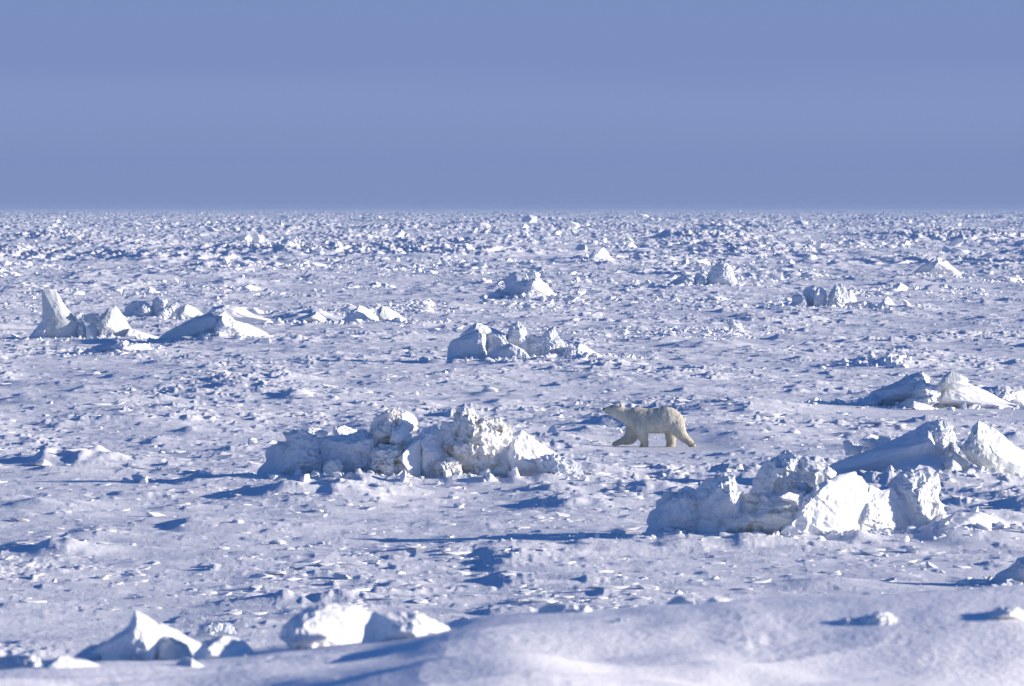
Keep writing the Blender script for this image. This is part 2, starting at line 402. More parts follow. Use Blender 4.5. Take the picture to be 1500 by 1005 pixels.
formation('ice_hummock', 'long rugged ice hummock left of the bear with two tall silt-stained towers', 'ice hummock', C2, YO, [
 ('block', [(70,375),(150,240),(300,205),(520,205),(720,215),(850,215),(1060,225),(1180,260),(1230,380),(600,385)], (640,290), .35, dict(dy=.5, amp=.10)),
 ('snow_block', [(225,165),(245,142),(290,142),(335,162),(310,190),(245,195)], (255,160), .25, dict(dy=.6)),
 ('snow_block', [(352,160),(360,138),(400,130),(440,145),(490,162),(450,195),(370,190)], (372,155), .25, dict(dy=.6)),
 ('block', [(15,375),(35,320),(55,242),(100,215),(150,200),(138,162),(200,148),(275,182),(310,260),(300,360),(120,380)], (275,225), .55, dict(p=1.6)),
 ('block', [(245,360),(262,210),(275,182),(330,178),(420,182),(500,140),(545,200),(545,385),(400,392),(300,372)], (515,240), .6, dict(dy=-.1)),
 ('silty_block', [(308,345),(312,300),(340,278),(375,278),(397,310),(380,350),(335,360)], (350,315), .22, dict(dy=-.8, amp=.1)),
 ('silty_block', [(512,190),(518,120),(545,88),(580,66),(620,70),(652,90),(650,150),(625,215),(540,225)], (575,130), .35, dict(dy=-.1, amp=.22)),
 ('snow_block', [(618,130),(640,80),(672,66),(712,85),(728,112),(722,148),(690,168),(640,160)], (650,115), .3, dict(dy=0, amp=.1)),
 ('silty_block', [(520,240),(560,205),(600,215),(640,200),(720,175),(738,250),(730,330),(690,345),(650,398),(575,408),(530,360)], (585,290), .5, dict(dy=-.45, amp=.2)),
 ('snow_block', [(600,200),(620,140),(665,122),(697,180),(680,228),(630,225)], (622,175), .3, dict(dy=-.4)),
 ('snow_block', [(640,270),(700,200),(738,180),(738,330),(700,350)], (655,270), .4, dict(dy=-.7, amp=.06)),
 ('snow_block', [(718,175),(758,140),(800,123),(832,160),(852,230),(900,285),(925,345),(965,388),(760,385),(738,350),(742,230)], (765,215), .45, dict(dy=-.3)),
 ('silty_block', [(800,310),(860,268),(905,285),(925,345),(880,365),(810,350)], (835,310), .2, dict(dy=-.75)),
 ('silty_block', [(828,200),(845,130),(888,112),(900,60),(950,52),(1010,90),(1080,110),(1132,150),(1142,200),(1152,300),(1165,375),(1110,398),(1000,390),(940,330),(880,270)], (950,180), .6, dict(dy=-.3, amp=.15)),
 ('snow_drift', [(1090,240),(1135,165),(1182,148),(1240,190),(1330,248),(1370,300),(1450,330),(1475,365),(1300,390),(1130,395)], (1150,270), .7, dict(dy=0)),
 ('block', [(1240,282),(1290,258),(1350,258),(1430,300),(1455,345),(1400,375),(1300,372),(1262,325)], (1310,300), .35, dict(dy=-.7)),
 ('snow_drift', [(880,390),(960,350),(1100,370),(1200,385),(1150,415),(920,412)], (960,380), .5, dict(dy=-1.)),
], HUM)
YA = depth(499)
formation('ice_hummock', 'ice hummock at far left with a tall grey slab beside a shorter pale one', 'ice hummock', C6, YA, [
 ('block', [(148,332),(190,290),(222,250),(245,250),(240,345),(180,350)], (235,290), .5),
 ('slab', [(225,345),(224,200),(220,90),(258,84),(300,95),(330,160),(380,220),(407,250),(402,355),(320,368)], (330,270), .35, dict(p=2.8, amp=.03, chops=1, yaw=.17)),
 ('block', [(388,215),(400,200),(432,203),(437,232),(425,258),(400,258)], (400,225), .3),
 ('block', [(400,358),(404,262),(440,252),(458,350)], (425,300), .4, dict(dy=.2)),
 ('block', [(436,250),(440,222),(465,212),(520,215),(550,265),(500,285)], (530,240), .4, dict(dy=.6)),
 ('snow_block', [(452,358),(452,280),(488,262),(515,300),(535,355)], (465,310), .4),
 ('slab', [(520,345),(518,230),(545,205),(570,180),(605,170),(640,220),(685,290),(678,350),(560,356)], (552,270), .5, dict(p=1.3, amp=.04)),
 ('snow_drift', [(640,350),(680,288),(760,312),(850,342),(800,360),(680,362)], (670,325), .8, dict(dy=.2)),
], HUM)
YB = depth(473)
formation('ice_hummock', 'low jumbled ice hummock with a pointed shard on top, just right of the standing slabs', 'ice hummock', C6, YB, [
 ('block', [(643,225),(655,180),(700,150),(760,143),(800,190),(800,265),(680,268)], (770,190), .8, dict(amp=.12)),
 ('block', [(785,215),(800,150),(822,122),(872,142),(880,185),(850,215)], (850,160), .5),
 ('block', [(750,268),(790,205),(880,165),(920,150),(960,190),(955,262),(850,275)], (860,200), .8, dict(amp=.16)),
 ('slab', [(930,255),(938,190),(975,160),(1020,180),(1068,222),(1060,255)], (950,205), .6, dict(p=1.3)),
], HUM)
YC = depth(501)
formation('snow_mound', 'snow mound with a long shaded left slope, right of the far left standing slabs', 'snow mound', C6, YC, [
 ('snow_drift', [(1060,235),(1110,180),(1180,163),(1260,180),(1350,225),(1420,245),(1250,270),(1100,265)], (1150,200), 1.2, dict(dy=14)),
 ('block', [(790,358),(880,302),(1000,240),(1100,205),(1172,202),(1225,240),(1220,320),(1130,345),(1000,362)], (1150,235), 1.0, dict(p=1.6, amp=.05)),
 ('snow_block', [(1120,300),(1165,212),(1230,250),(1300,268),(1385,308),(1410,355),(1200,372),(1140,350)], (1165,265), .9, dict(dy=-.8)),
 ('block', [(1020,362),(1060,310),(1130,315),(1190,365)], (1090,335), .4, dict(dy=-1.4, amp=.14)),
], 'snow mounds on the frozen sea')
formation('snow_mound', 'small low crusted mound just below the two standing slabs at left', 'snow mound', C6, depth(521), [
 ('block', [(398,428),(500,382),(600,350),(660,352),(700,390),(640,440),(500,442)], (640,372), .9, dict(amp=.05)),
 ('snow_block', [(600,430),(640,370),(760,368),(790,395),(835,420),(740,440)], (650,390), .7, dict(dy=-.3)),
], 'snow mounds on the frozen sea')
formation('ice_hummock', 'low ice ridge with two white tilted slabs leaning together, above left of centre', 'ice hummock', C7, depth(477), [
 ('block', [(-20,112),(60,98),(130,68),(190,52),(250,90),(285,115)], (185,70), .9, dict(p=1.5, amp=.05)),
 ('snow_block', [(280,112),(330,62),(380,22),(425,40),(460,75),(500,118),(400,128)], (350,70), .8, dict(dy=.5)),
 ('slab', [(465,85),(455,48),(480,23),(540,50),(595,92),(600,118),(510,120)], (475,65), .6, dict(p=1.4)),
 ('snow_drift', [(560,118),(600,85),(700,105),(760,118)], (600,105), .8),
], HUM)
YF = depth(533)
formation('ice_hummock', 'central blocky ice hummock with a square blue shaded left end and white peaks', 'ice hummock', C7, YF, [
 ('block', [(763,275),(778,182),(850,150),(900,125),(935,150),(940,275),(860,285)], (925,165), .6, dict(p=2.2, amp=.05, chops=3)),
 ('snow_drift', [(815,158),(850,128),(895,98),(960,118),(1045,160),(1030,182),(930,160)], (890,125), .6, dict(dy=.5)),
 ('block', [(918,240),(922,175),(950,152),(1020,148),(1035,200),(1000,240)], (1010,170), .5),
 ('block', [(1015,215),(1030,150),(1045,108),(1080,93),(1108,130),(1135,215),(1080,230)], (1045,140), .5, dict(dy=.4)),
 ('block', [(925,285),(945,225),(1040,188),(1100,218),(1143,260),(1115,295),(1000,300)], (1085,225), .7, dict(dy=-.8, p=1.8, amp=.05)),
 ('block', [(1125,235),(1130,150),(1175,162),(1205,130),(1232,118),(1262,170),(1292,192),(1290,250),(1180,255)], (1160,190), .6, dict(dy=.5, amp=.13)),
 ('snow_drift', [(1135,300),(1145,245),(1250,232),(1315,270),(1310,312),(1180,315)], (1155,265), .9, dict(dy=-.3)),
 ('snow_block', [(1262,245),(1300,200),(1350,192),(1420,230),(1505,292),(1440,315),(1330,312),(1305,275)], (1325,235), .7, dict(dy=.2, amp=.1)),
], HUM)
formation('ice_hummock', 'boulder-like ice block in the upper centre, shaded left, crumbled white skirt at right', 'ice hummock', C8, depth(441), [
 ('block', [(38,308),(68,262),(120,235),(165,270),(190,308)], (150,265), .8, dict(dy=.3)),
 ('block', [(258,160),(300,132),(345,155),(330,190),(280,190)], (320,155), .6, dict(dy=1.5)),
 ('block', [(158,290),(146,182),(175,155),(210,138),(265,152),(295,210),(305,280),(240,300)], (272,200), .9, dict(p=1.9, amp=.06)),
 ('snow_block', [(225,305),(275,192),(330,172),(372,210),(420,262),(460,305),(330,318)], (290,225), .8, dict(dy=-.4, amp=.13)),
], HUM)
formation('ice_boulder', 'rounded bright white ice boulder far off, above and right of the upper centre block', 'ice boulder', C8, depth(387), [
 ('block', [(565,103),(605,72),(635,70),(640,108)], (625,85), .8),
 ('snow_block', [(608,100),(612,55),(650,15),(692,8),(730,58),(752,98),(670,112)], (630,55), 1.0, dict(p=1.9)),
], 'ice boulders')
formation('ice_hummock', 'dark low ice ridge ending in a steep peaked block, right of upper centre', 'ice hummock', C8, depth(424), [
 ('block', [(950,255),(1040,212),(1105,172),(1130,158),(1185,212),(1190,258)], (1165,195), 1.0),
 ('block', [(1183,250),(1188,172),(1215,148),(1248,180),(1250,250)], (1232,180), .7),
 ('block', [(1235,245),(1250,205),(1290,120),(1340,82),(1382,110),(1418,180),(1430,235),(1340,240)], (1330,130), 1.0, dict(p=1.6)),
 ('snow_block', [(1175,300),(1198,252),(1272,280),(1275,302)], (1195,275), .5, dict(dy=-12)),
 ('block', [(1250,302),(1330,268),(1400,238),(1455,250),(1440,300)], (1430,258), .8, dict(dy=-8)),
], HUM)
formation('ice_hummock', 'row of jagged upright ice shards at upper right ending in a small white cone', 'ice hummock', C9, depth(456), [
 ('block', [(165,290),(232,235),(222,198),(268,188),(302,230),(335,290)], (300,225), .7),
 ('block', [(283,185),(300,155),(352,148),(360,260),(320,255)], (345,180), .5, dict(dy=.4)),
 ('snow_block', [(335,290),(352,172),(385,148),(418,190),(412,240),(408,295)], (355,210), .6),
 ('block', [(415,290),(428,192),(470,133),(512,148),(535,200),(530,290)], (462,185), .7),
 ('snow_block', [(525,250),(548,162),(582,225),(570,255)], (540,210), .4, dict(dy=.4)),
 ('block', [(495,295),(505,238),(590,235),(625,228),(638,262),(610,300)], (600,255), .6, dict(dy=-.3)),
 ('block', [(625,280),(632,240),(660,235),(680,280)], (665,250), .5, dict(dy=.3)),
 ('snow_block', [(665,282),(715,235),(750,203),(782,235),(825,278),(880,292),(740,295)], (725,240), .8),
], HUM)
formation('ice_boulder', 'small dark wedge of ice lying alone left of the jagged shards', 'ice boulder', C8, depth(489), [
 ('block', [(1355,402),(1400,408),(1440,430),(1455,455),(1480,480),(1400,470)], (1385,418), .5),
], 'ice boulders')
YL = depth(598)
formation('ice_ridge', 'broad low pressure ridge at right with cracked slabs along its crest', 'ice ridge', C10, YL, [
 ('snow_drift', [(120,300),(300,290),(450,278),(600,255),(670,215),(760,230),(700,300),(400,312)], (640,262), 1.0),
 ('block', [(560,296),(625,255),(670,200),(740,178),(800,150),(858,115),(940,88),(985,130),(960,240),(850,290),(700,300)], (930,155), 1.3, dict(p=1.6, amp=.05)),
 ('block', [(875,215),(935,148),(1040,175),(1045,235),(920,250)], (960,185), .7, dict(dy=-.9, amp=.12)),
 ('snow_drift', [(960,300),(1000,200),(1040,145),(1100,110),(1190,150),(1300,205),(1420,262),(1560,295),(1500,318),(1200,318)], (1060,235), 1.6, dict(dy=.3, yaw=-.3, amp=.08)),
 ('slab', [(1035,160),(1060,112),(1100,88),(1150,105),(1195,130),(1190,165),(1125,195),(1055,185)], (1065,140), .5, dict(dy=-.9, yaw=-.1, p=1.6)),
 ('block', [(790,290),(868,238),(1000,222),(1025,262),(940,285)], (985,245), .5, dict(dy=-1.6)),
 ('snow_block', [(868,282),(895,258),(960,268),(1010,295),(985,320),(920,315)], (890,280), .4, dict(dy=-2.6)),
 ('snow_block', [(1350,245),(1400,190),(1500,200),(1560,250),(1500,290)], (1390,225), .8, dict(dy=3, amp=.12)),
], HUM)
formation('snow_mound', 'dark shaded drift above the broad pressure ridge at right', 'snow mound', C10, depth(541), [
 ('snow_drift', [(540,80),(640,42),(740,8),(815,2),(850,40),(880,82),(700,88)], (805,25), 1.0)], 'snow mounds on the frozen sea')
formation('snow_mound', 'pale mound with a notched top far off at upper right, above the jagged shards', 'snow mound', (1000,290,3.), depth(404), [
 ('block', [(1005,330),(1050,298),(1090,275),(1110,262),(1130,320)], (1100,280), 1.0),
 ('snow_block', [(1080,330),(1115,260),(1150,285),(1160,275),(1190,305),(1250,340)], (1115,285), 1.1)], 'snow mounds on the frozen sea')
formation('ice_boulder', 'dark blue shaded mass of ice cut by the right edge near the foreground bank', 'ice boulder', C5, depth(858), [
 ('block', [(1385,42),(1420,12),(1460,-20),(1510,-50),(1560,-55),(1600,45)], (1560,-20), .5)], 'ice boulders')

# foreground blocks on the near bank (out of focus)
FG = 'ice blocks on the near snow bank'
formation('ice_pinnacle', 'blurred pointed pinnacle of snowy ice at lower left with a greenish right flank', 'ice pinnacle', C4, 50, [
 ('snow_drift', [(430,262),(445,170),(470,142),(520,165),(580,195),(640,245),(560,270)], (470,180), .3, dict(dy=.5)),
 ('slab', [(445,255),(452,195),(500,178),(550,205),(575,260),(500,268)], (520,215), .25, dict(dy=.15)),
 ('snow_block', [(330,262),(300,238),(265,222),(300,200),(335,180),(375,152),(398,104),(425,118),(450,135),(482,168),(465,215),(455,262)], (415,150), .36, dict(amp=.06, yaw=.15)),
], FG)
formation('ice_block', 'blurred low dark ice block left of the pinnacle', 'ice block', C4, 50.5, [('block', [(190,262),(225,225),(265,200),(320,190),(345,262)], (320,215), .2)], FG)
formation('ice_block', 'blurred smooth white dome of snowy ice right of the pinnacle', 'ice block', C4, 49.5, [
 ('snow_block', [(555,275),(572,232),(600,200),(660,183),(712,200),(755,250),(790,285)], (610,225), .3, dict(amp=.03)),
 ('block', [(630,285),(650,255),(680,250),(695,275)], (672,262), .1, dict(dy=-.35)), ('block', [(690,270),(715,238),(745,255),(760,280)], (735,252), .1, dict(dy=-.3))], FG)
formation('ice_block', 'small blurred dark wedge of ice in front of the white dome, lower left', 'ice block', C4, 47.5, [
 ('block', [(505,305),(520,262),(540,245),(562,252),(590,305)], (562,265), .12), ('snow_block', [(550,305),(562,255),(610,280),(645,305)], (565,275), .12, dict(dy=-.05))], FG)
formation('ice_block', 'blurred dark ice block at the left edge of the picture', 'ice block', C4, 47.5, [
 ('block', [(-80,340),(-60,255),(0,245),(60,238),(112,252),(135,300),(125,345)], (110,265), .2),], FG)
formation('ice_block', 'blurred bright snowy block between the left edge and the pinnacle', 'ice block', C4, 47.0, [
 ('snow_block', [(118,345),(128,268),(180,243),(260,262),(340,300),(350,345)], (135,285), .25, dict(amp=.03)),], FG)
formation('ice_block', 'blurred cluster of small clods behind the dome, lower left', 'ice block', C4, 80, [
 ('block', [(578,185),(590,155),(625,143),(672,150),(692,178),(640,190)], (610,160), .2, dict(amp=.2)),], FG)
formation('ice_boulder', 'pale boulder, left one of the touching foreground pair', 'ice boulder', C4, 50.0, [
 ('snow_block', [(818,170),(830,140),(850,118),(900,85),(970,70),(1040,80),(1098,108),(1085,170),(1055,205),(950,212),(860,200)], (868,150), .3, dict(amp=.05, yaw=.25, p=1.9)),], 'touching foreground boulders')
formation('ice_boulder', 'boulder with a dark left face, right one of the touching foreground pair', 'ice boulder', C4, 49.5, [
 ('snow_block', [(1060,212),(1072,150),(1095,112),(1150,115),(1230,118),(1300,148),(1335,185),(1270,225),(1150,230)], (1195,150), .4, dict(amp=.05, p=1.3, yaw=0)),], 'touching foreground boulders')
formation('ice_block', 'blurred dark wedge with a bright chunk on its right, on the bank', 'ice block', C5, 50.5, [
 ('block', [(75,102),(130,92),(185,88),(212,150),(190,195),(110,200)], (185,130), .25),
 ('snow_block', [(185,160),(195,102),(220,93),(255,132),(235,170)], (200,125), .15, dict(dy=-.1))], FG)
formation('ice_block', 'blurred heap of crumbled snow clods right of the dark wedge', 'ice block', C5, 48.8, [
 ('block', [(110,205),(140,160),(180,148),(235,150),(250,205)], (200,165), .2, dict(amp=.16)),
 ('block', [(220,210),(250,150),(320,135),(360,150),(370,215)], (320,160), .22, dict(amp=.16))], FG)
formation('ice_block', 'rounded dark clod, left of the two on the bank crest', 'ice block', C5, 52, [('block', [(445,112),(460,82),(492,63),(532,75),(555,112)], (525,85), .15)], FG)
formation('ice_block', 'half dark half bright clod, right of the two on the bank crest', 'ice block', C5, 52, [('snow_block', [(555,115),(565,85),(592,68),(640,78),(672,112)], (605,88), .15)], FG)
formation('ice_block', 'blurred long crusty lump beside the hollow of the bank at lower right', 'ice block', C5, 48.5, [
 ('snow_block', [(900,185),(945,150),(985,130),(1020,142),(1010,190)], (975,150), .3, dict(amp=.12, yaw=0)),
 ('snow_block', [(975,192),(1020,138),(1060,120),(1105,120),(1150,142),(1210,165),(1230,192)], (1060,135), .35, dict(amp=.1, yaw=0))], FG)
formation('ice_block', 'blurred small pitted lump near the right end of the bank crest', 'ice block', C5, 50.2, [('silty_block', [(1170,120),(1215,95),(1255,80),(1312,75),(1345,95),(1385,122)], (1265,95), .4, dict(amp=.12))], FG)
formation('ice_block', 'blurred dark low lump close to the right edge on the bank', 'ice block', C5, 48.5, [('snow_drift', [(1360,140),(1400,115),(1432,100),(1475,102),(1540,140)], (1450,110), .3, dict(amp=.1))], FG)

# ------------------------------------------------------------------ loose chunks
def proto(seed, sub=1, flat=.7, ch=5):
    rs = np.random.default_rng(seed)
    bm = bmesh.new(); bmesh.ops.create_icosphere(bm, subdivisions=sub, radius=1)
    V = np.array([w.co[:] for w in bm.verts]); T = np.array([[w.index for w in f_.verts] for f_ in bm.faces], np.int32); bm.free()
    V = V*(1+.28*noise3(V*1.6+seed, seed)[:,None])
    for _ in range(ch):
        n = rs.normal(size=3); n /= np.linalg.norm(n); d = V@n; lim = rs.uniform(.35, .8)
        V = V-np.maximum(0, d-lim)[:,None]*n
    V = V*np.array([rs.uniform(.8,1.3), rs.uniform(.7,1.1), flat*rs.uniform(.7,1.2)])
    return V, T
def scatter(name, label, pts, sizes, protos, stretch=(1,1,1), seed=0, tilt=.5):
    rs = np.random.default_rng(seed); k = rs.integers(0, len(protos), len(pts))
    Vs = []; Ts = []; off = 0
    for j, (V, T) in enumerate(protos):
        sel = np.where(k == j)[0]; n = len(sel)
        if not n: continue
        a = rs.uniform(0, 2*np.pi, n); tx = rs.normal(0, tilt, n)
        st = rs.uniform(.7, 1.4, (n, 3))*np.array(stretch)
        X = V[None]*st[:,None,:]
        ca, sa = np.cos(tx)[:,None], np.sin(tx)[:,None]                       # tilt about y
        X = np.stack([X[...,0]*ca+X[...,2]*sa, X[...,1], -X[...,0]*sa+X[...,2]*ca], -1)
        ca, sa = np.cos(a)[:,None], np.sin(a)[:,None]
        if stretch[0] > 1.5: ca, sa = np.cos(a*.08)[:,None], np.sin(a*.08)[:,None]
        X = np.stack([X[...,0]*ca-X[...,1]*sa, X[...,0]*sa+X[...,1]*ca, X[...,2]], -1)
        X = X*sizes[sel][:,None,None]+pts[sel][:,None,:]
        Vs.append(X.reshape(-1,3)); Ts.append((T[None]+(off+np.arange(n)*len(V))[:,None,None]).reshape(-1,3)); off += n*len(V)
    o = link(name, np_mesh(name, np.concatenate(Vs), tris=np.concatenate(Ts)), M_block)
    tag(o, label, kind='stuff'); return o
def screen_points(n, y0, y1, seed, power=1.0, thr=None, ext=.104):
    rs = np.random.default_rng(seed)
    py = y0+(y1-y0)*rs.uniform(0,1,n)**power
    Y = (CAM_Z*F/(py-302.5)).astype(f32); X = rs.uniform(-1,1,n).astype(f32)*(ext*Y+1)
    return X, Y, rs
# clods over the nearer ice, gathered where the snow is broken
pr1 = [proto(s, 1, .45, 1) for s in range(200, 212)]
X, Y, rs = screen_points(150000, 415, 905, 3, 1.0)
m = sstep(-.35, .45, noise2(X/7+3, Y/22, 1)+.5*noise2(X/2.6, Y/9, 2)); cl = noise2(X/1.1, Y/4, 61)+.6*noise2(X/.4, Y/1.5, 62)
dd = drifts(X, Y, 2.3, 1.9, 12, .6)+drifts(X, Y, 5.5, 4.5, 11, .5)
keep = rs.uniform(0,1,len(X)) < np.clip(.02+.9*m*np.clip(cl,0,1)+.6*np.clip(dd-.5,0,1), 0, 1)
X, Y = X[keep], Y[keep]
keep = ~((np.abs(X-4.2) < 2.2) & (np.abs(Y-158) < 7)); X, Y = X[keep], Y[keep]
s = (.012+.014*rs.exponential(1, len(X))**1.4).clip(.01, .13).astype(f32)*(.45+Y/230)
Zg = height(X, Y); P_ = np.stack([X, Y, Zg+s*.15], 1)
print('clods', len(X))
scatter('snow_clods', 'small clods of wind-broken snow crust strewn over the frozen sea', P_, s, pr1, (2.1,1.4,.8), 5, .08)
# crumbled debris at the feet of the hummocks
X, Y, S_ = [], [], []
for (cx_, Yf, wd) in FORMS:
    n_ = int(60+wd*1.1); m_ = Yf/F
    fx = at(cx_, 500, Yf).x + rs.normal(0, .30, n_)*wd*m_; fy = Yf - .2 + rs.normal(0, .7, n_)*Yf/130
    X.append(fx); Y.append(fy); S_.append((.018+.03*rs.exponential(1, n_)**1.3).clip(.015, .16)*(.5+Yf/260))
X = np.concatenate(X).astype(f32); Y = np.concatenate(Y).astype(f32); S_ = np.concatenate(S_).astype(f32)
ok = ~((np.abs(X-4.2) < 2.2) & (np.abs(Y-164) < 4)); X, Y, S_ = X[ok], Y[ok], S_[ok]
scatter('ice_debris', 'crumbled ice debris strewn around the feet of the hummocks', np.stack([X, Y, height(X, Y)+S_*.2], 1), S_, [proto(q_, 1, .75, 6) for q_ in range(500, 508)], (1.2,1.1,.9), 15, .5)
# rubble of the far pressure-ice fields
pr2 = [proto(s_, 1, .8, 7) for s_ in range(300, 314)]
X, Y, rs = screen_points(190000, 310, 500, 4, .85)
cl = noise2(X/16, Y/60, 71)+.7*noise2(X/5, Y/20, 72)
keep = rs.uniform(0,1,len(X)) < np.clip((.12+1.9*cl)*(.5+.5*sstep(300,900,Y))+.25*sstep(1200,3000,Y), .015, 1)
X, Y = X[keep], Y[keep]
s = ((.06+.14*rs.exponential(1, len(X))**1.3)*(.55+1.5*np.clip(cl[keep], 0, .9))).clip(.07, 2.2).astype(f32)*(.16+.5*sstep(250, 900, Y)+.6*sstep(900, 2600, Y))
Zg = height(X, Y); P_ = np.stack([X, Y, Zg+s*.2], 1)
print('far rubble', len(X))
scatter('ice_rubble', 'jumbled broken pressure ice covering the distance up to the horizon', P_, s, pr2, (1.45,1.2,.8), 6, .3)

# countable chunks, each a thing
pr3 = [proto(s_, 2, .65, 8) for s_ in range(400, 412)]
chunk_me = []
for V, T in pr3:
    V = V+noise3(V*4, 9)[:,None]*V*.08
    me = np_mesh('ice_chunk', V, tris=T); me.materials.append(M_snow); chunk_me.append(me)
X, Y, rs = screen_points(1500, 440, 880, 8, 1.0, ext=.088)
cl = noise2(X/2.2, Y/8, 81)
keep = (cl > .12) & ~((np.abs(X-4.2) < 2.4) & (np.abs(Y-156) < 12)); X, Y = X[keep][:240], Y[keep][:240]
Zg = height(X, Y)
for i in range(len(X)):
    s_ = float(min(.26, .05+.05*rs.exponential()))*(.7+float(Y[i])/400)
    o = bpy.data.objects.new('ice_chunk', chunk_me[i % 12]); col.objects.link(o)
    o.location = (float(X[i]), float(Y[i]), float(Zg[i])+s_*.12)
    o.rotation_euler = (rs.normal(0,.3), rs.normal(0,.3), rs.uniform(0,6.28)); o.scale = (s_*rs.uniform(.9,1.6), s_*rs.uniform(.9,1.4), s_*rs.uniform(.6,1.1))
    tag(o, 'small loose chunk of snowy ice lying on the open snow between the hummocks', 'ice chunk', 'loose ice chunks on the open snow')

# ------------------------------------------------------------------ polar bear
def bear():
    YB_ = depth(654); K = YB_/F/7.5; OX, OZ = 770, 636
    base = at(850+OX/7.5, 570+OZ/7.5, YB_)
    gz = ground(base.x, YB_)
    root = bpy.data.objects.new('polar_bear', None); col.objects.link(root)
    root.location = base
    tag(root, 'polar bear walking left across the ice with its head raised and one hind paw trailing', 'polar bear')
    lx = lambda c: (c-OX)*K
    lz = lambda c: (OZ-c)*K
    bm = bmesh.new()
    def tube(rings, closed=True):   # rings: list of lists of Vector
        vs = [[bm.verts.new(p) for p in r] for r in rings]
        n = len(vs[0])
        for a, b in zip(vs, vs[1:]):
            for k in range(n): bm.faces.new((a[k], a[(k+1) % n], b[(k+1) % n], b[k]))
        bm.faces.new(vs[0][::-1]); bm.faces.new(vs[-1])
    T = [(256,212,232,.035),(264,205,246,.052),(280,197,262,.062),(305,191,280,.070),(328,184,298,.085),(350,172,308,.110),(380,164,320,.138),(415,164,338,.150),
         (450,178,358,.160),(490,197,380,.180),(525,203,404,.205),(560,202,432,.235),(600,198,462,.270),(660,204,478,.305),(740,213,482,.325),(820,209,484,.335),
         (900,197,484,.345),(955,190,476,.345),(1010,202,462,.335),(1055,228,448,.305),(1095,262,432,.255),(1125,302,412,.19),(1140,335,392,.11)]
    rings = []
    for (x, t, b, w) in T:
        zc = (lz(t)+lz(b))/2; hh = (lz(t)-lz(b))/2; r = []
        for k in range(28):
            a = 2*math.pi*k/28; c, s = math.cos(a), math.sin(a)
            # egg section: narrower along the back
            ww = w*(1-.18*max(0, s))
            r.append(Vector((lx(x), ww*math.copysign(abs(c)**.85, c), zc+hh*math.copysign(abs(s)**.9, s))))
        rings.append(r)
    tube(rings)
    def leg(pts, y0):
        P = [Vector((lx(a), y0+dy, lz(b))) for a, b, ra, rb, dy in pts]; rr = [(ra, rb) for a, b, ra, rb, dy in pts]
        rings = []
        for i, p in enumerate(P):
            d = (P[min(i+1, len(P)-1)]-P[max(i-1, 0)]); d.y = 0; d.normalize(); nrm = Vector((d.z, 0, -d.x))
            rings.append([p+nrm*rr[i][0]*math.cos(2*math.pi*k/20)+Vector((0,1,0))*rr[i][1]*math.sin(2*math.pi*k/20) for k in range(20)])
        tube(rings)
    # near foreleg, upright
    leg([(630,330,.20,.13,0),(655,400,.22,.15,-.02),(672,460,.19,.14,-.02),(686,510,.155,.12,-.02),(700,560,.120,.10,-.01),(706,595,.108,.095,0),(704,620,.105,.10,0),(702,634,.095,.095,0)], -.17)
    leg([(715,606,.05,.08,0),(690,612,.062,.10,0),(668,618,.05,.095,0),(655,624,.025,.07,0)], -.17)
    # far foreleg reaching forward
    leg([(600,360,.20,.13,0),(588,430,.21,.14,.02),(565,490,.185,.13,.02),(532,535,.150,.115,.02),(490,562,.115,.10,.01),(445,580,.090,.095,0),(405,596,.078,.095,0),(372,606,.066,.095,0),(354,612,.035,.07,0)], .17)
    leg([(600,470,.12,.1,0),(590,530,.12,.1,0),(560,570,.10,.09,0),(520,588,.07,.08,0),(480,596,.05,.07,0)], .18)
    # near hind leg pushed back
    leg([(1010,320,.28,.16,.02),(1045,390,.29,.17,0),(1078,450,.225,.15,-.01),(1112,500,.165,.13,-.01),(1150,540,.130,.11,0),(1188,572,.108,.098,0),(1218,596,.100,.098,0),(1240,616,.088,.10,0),(1252,632,.055,.08,0)], -.16)
    # far hind leg under the body
    leg([(980,380,.22,.14,0),(990,450,.20,.14,0),(994,505,.160,.13,0),(998,560,.140,.11,0),(998,600,.128,.10,0),(992,622,.125,.11,0),(985,636,.105,.10,0)], .17)
    leg([(1000,618,.05,.09,0),(965,624,.045,.10,0),(945,630,.02,.07,0)], .17)
    # snout bridge and brow, cheek
    bmesh.ops.recalc_face_normals(bm, faces=bm.faces)
    me = bpy.data.meshes.new('body'); bm.to_mesh(me); bm.free()
    tmp = bpy.data.objects.new('tmp', me); col.objects.link(tmp)
    r = tmp.modifiers.new('r', 'REMESH'); r.mode = 'VOXEL'; r.voxel_size = .016
    s = tmp.modifiers.new('s', 'SMOOTH'); s.iterations = 7; s.factor = .5
    dg = bpy.context.evaluated_depsgraph_get(); ev = tmp.evaluated_get(dg)
    body = bpy.data.meshes.new_from_object(ev); bpy.data.objects.remove(tmp); body.name = 'body'
    n = len(body.vertices); co = np.empty(n*3, f32); body.vertices.foreach_get('co', co); co = co.reshape(-1,3)
    nn = np.array([w.normal[:] for w in body.vertices])
    st = co*np.array([9,9,5]); headf = sstep(lx(560), lx(440), co[:,0])*.6
    d = .55*noise3(st, 4)+.45*noise3(co*np.array([24,24,14]), 5)+.3*noise3(co*np.array([60,60,30]), 6)
    co2 = co+nn*(d*.010*(1-headf))[:,None]
    body.vertices.foreach_set('co', co2.astype(f32).ravel()); body.update()
    body.polygons.foreach_set('use_smooth', np.ones(len(body.polygons), bool))
    # fur material: cream, yellower low down the legs
    m, nt, b = new_mat('bear_fur'); L = nt.links.new
    tc = N(nt, 'ShaderNodeTexCoord'); mp = N(nt, 'ShaderNodeMapping'); mp.inputs['Scale'].default_value = (1,1,.5); L(tc.outputs['Object'], mp.inputs['Vector'])
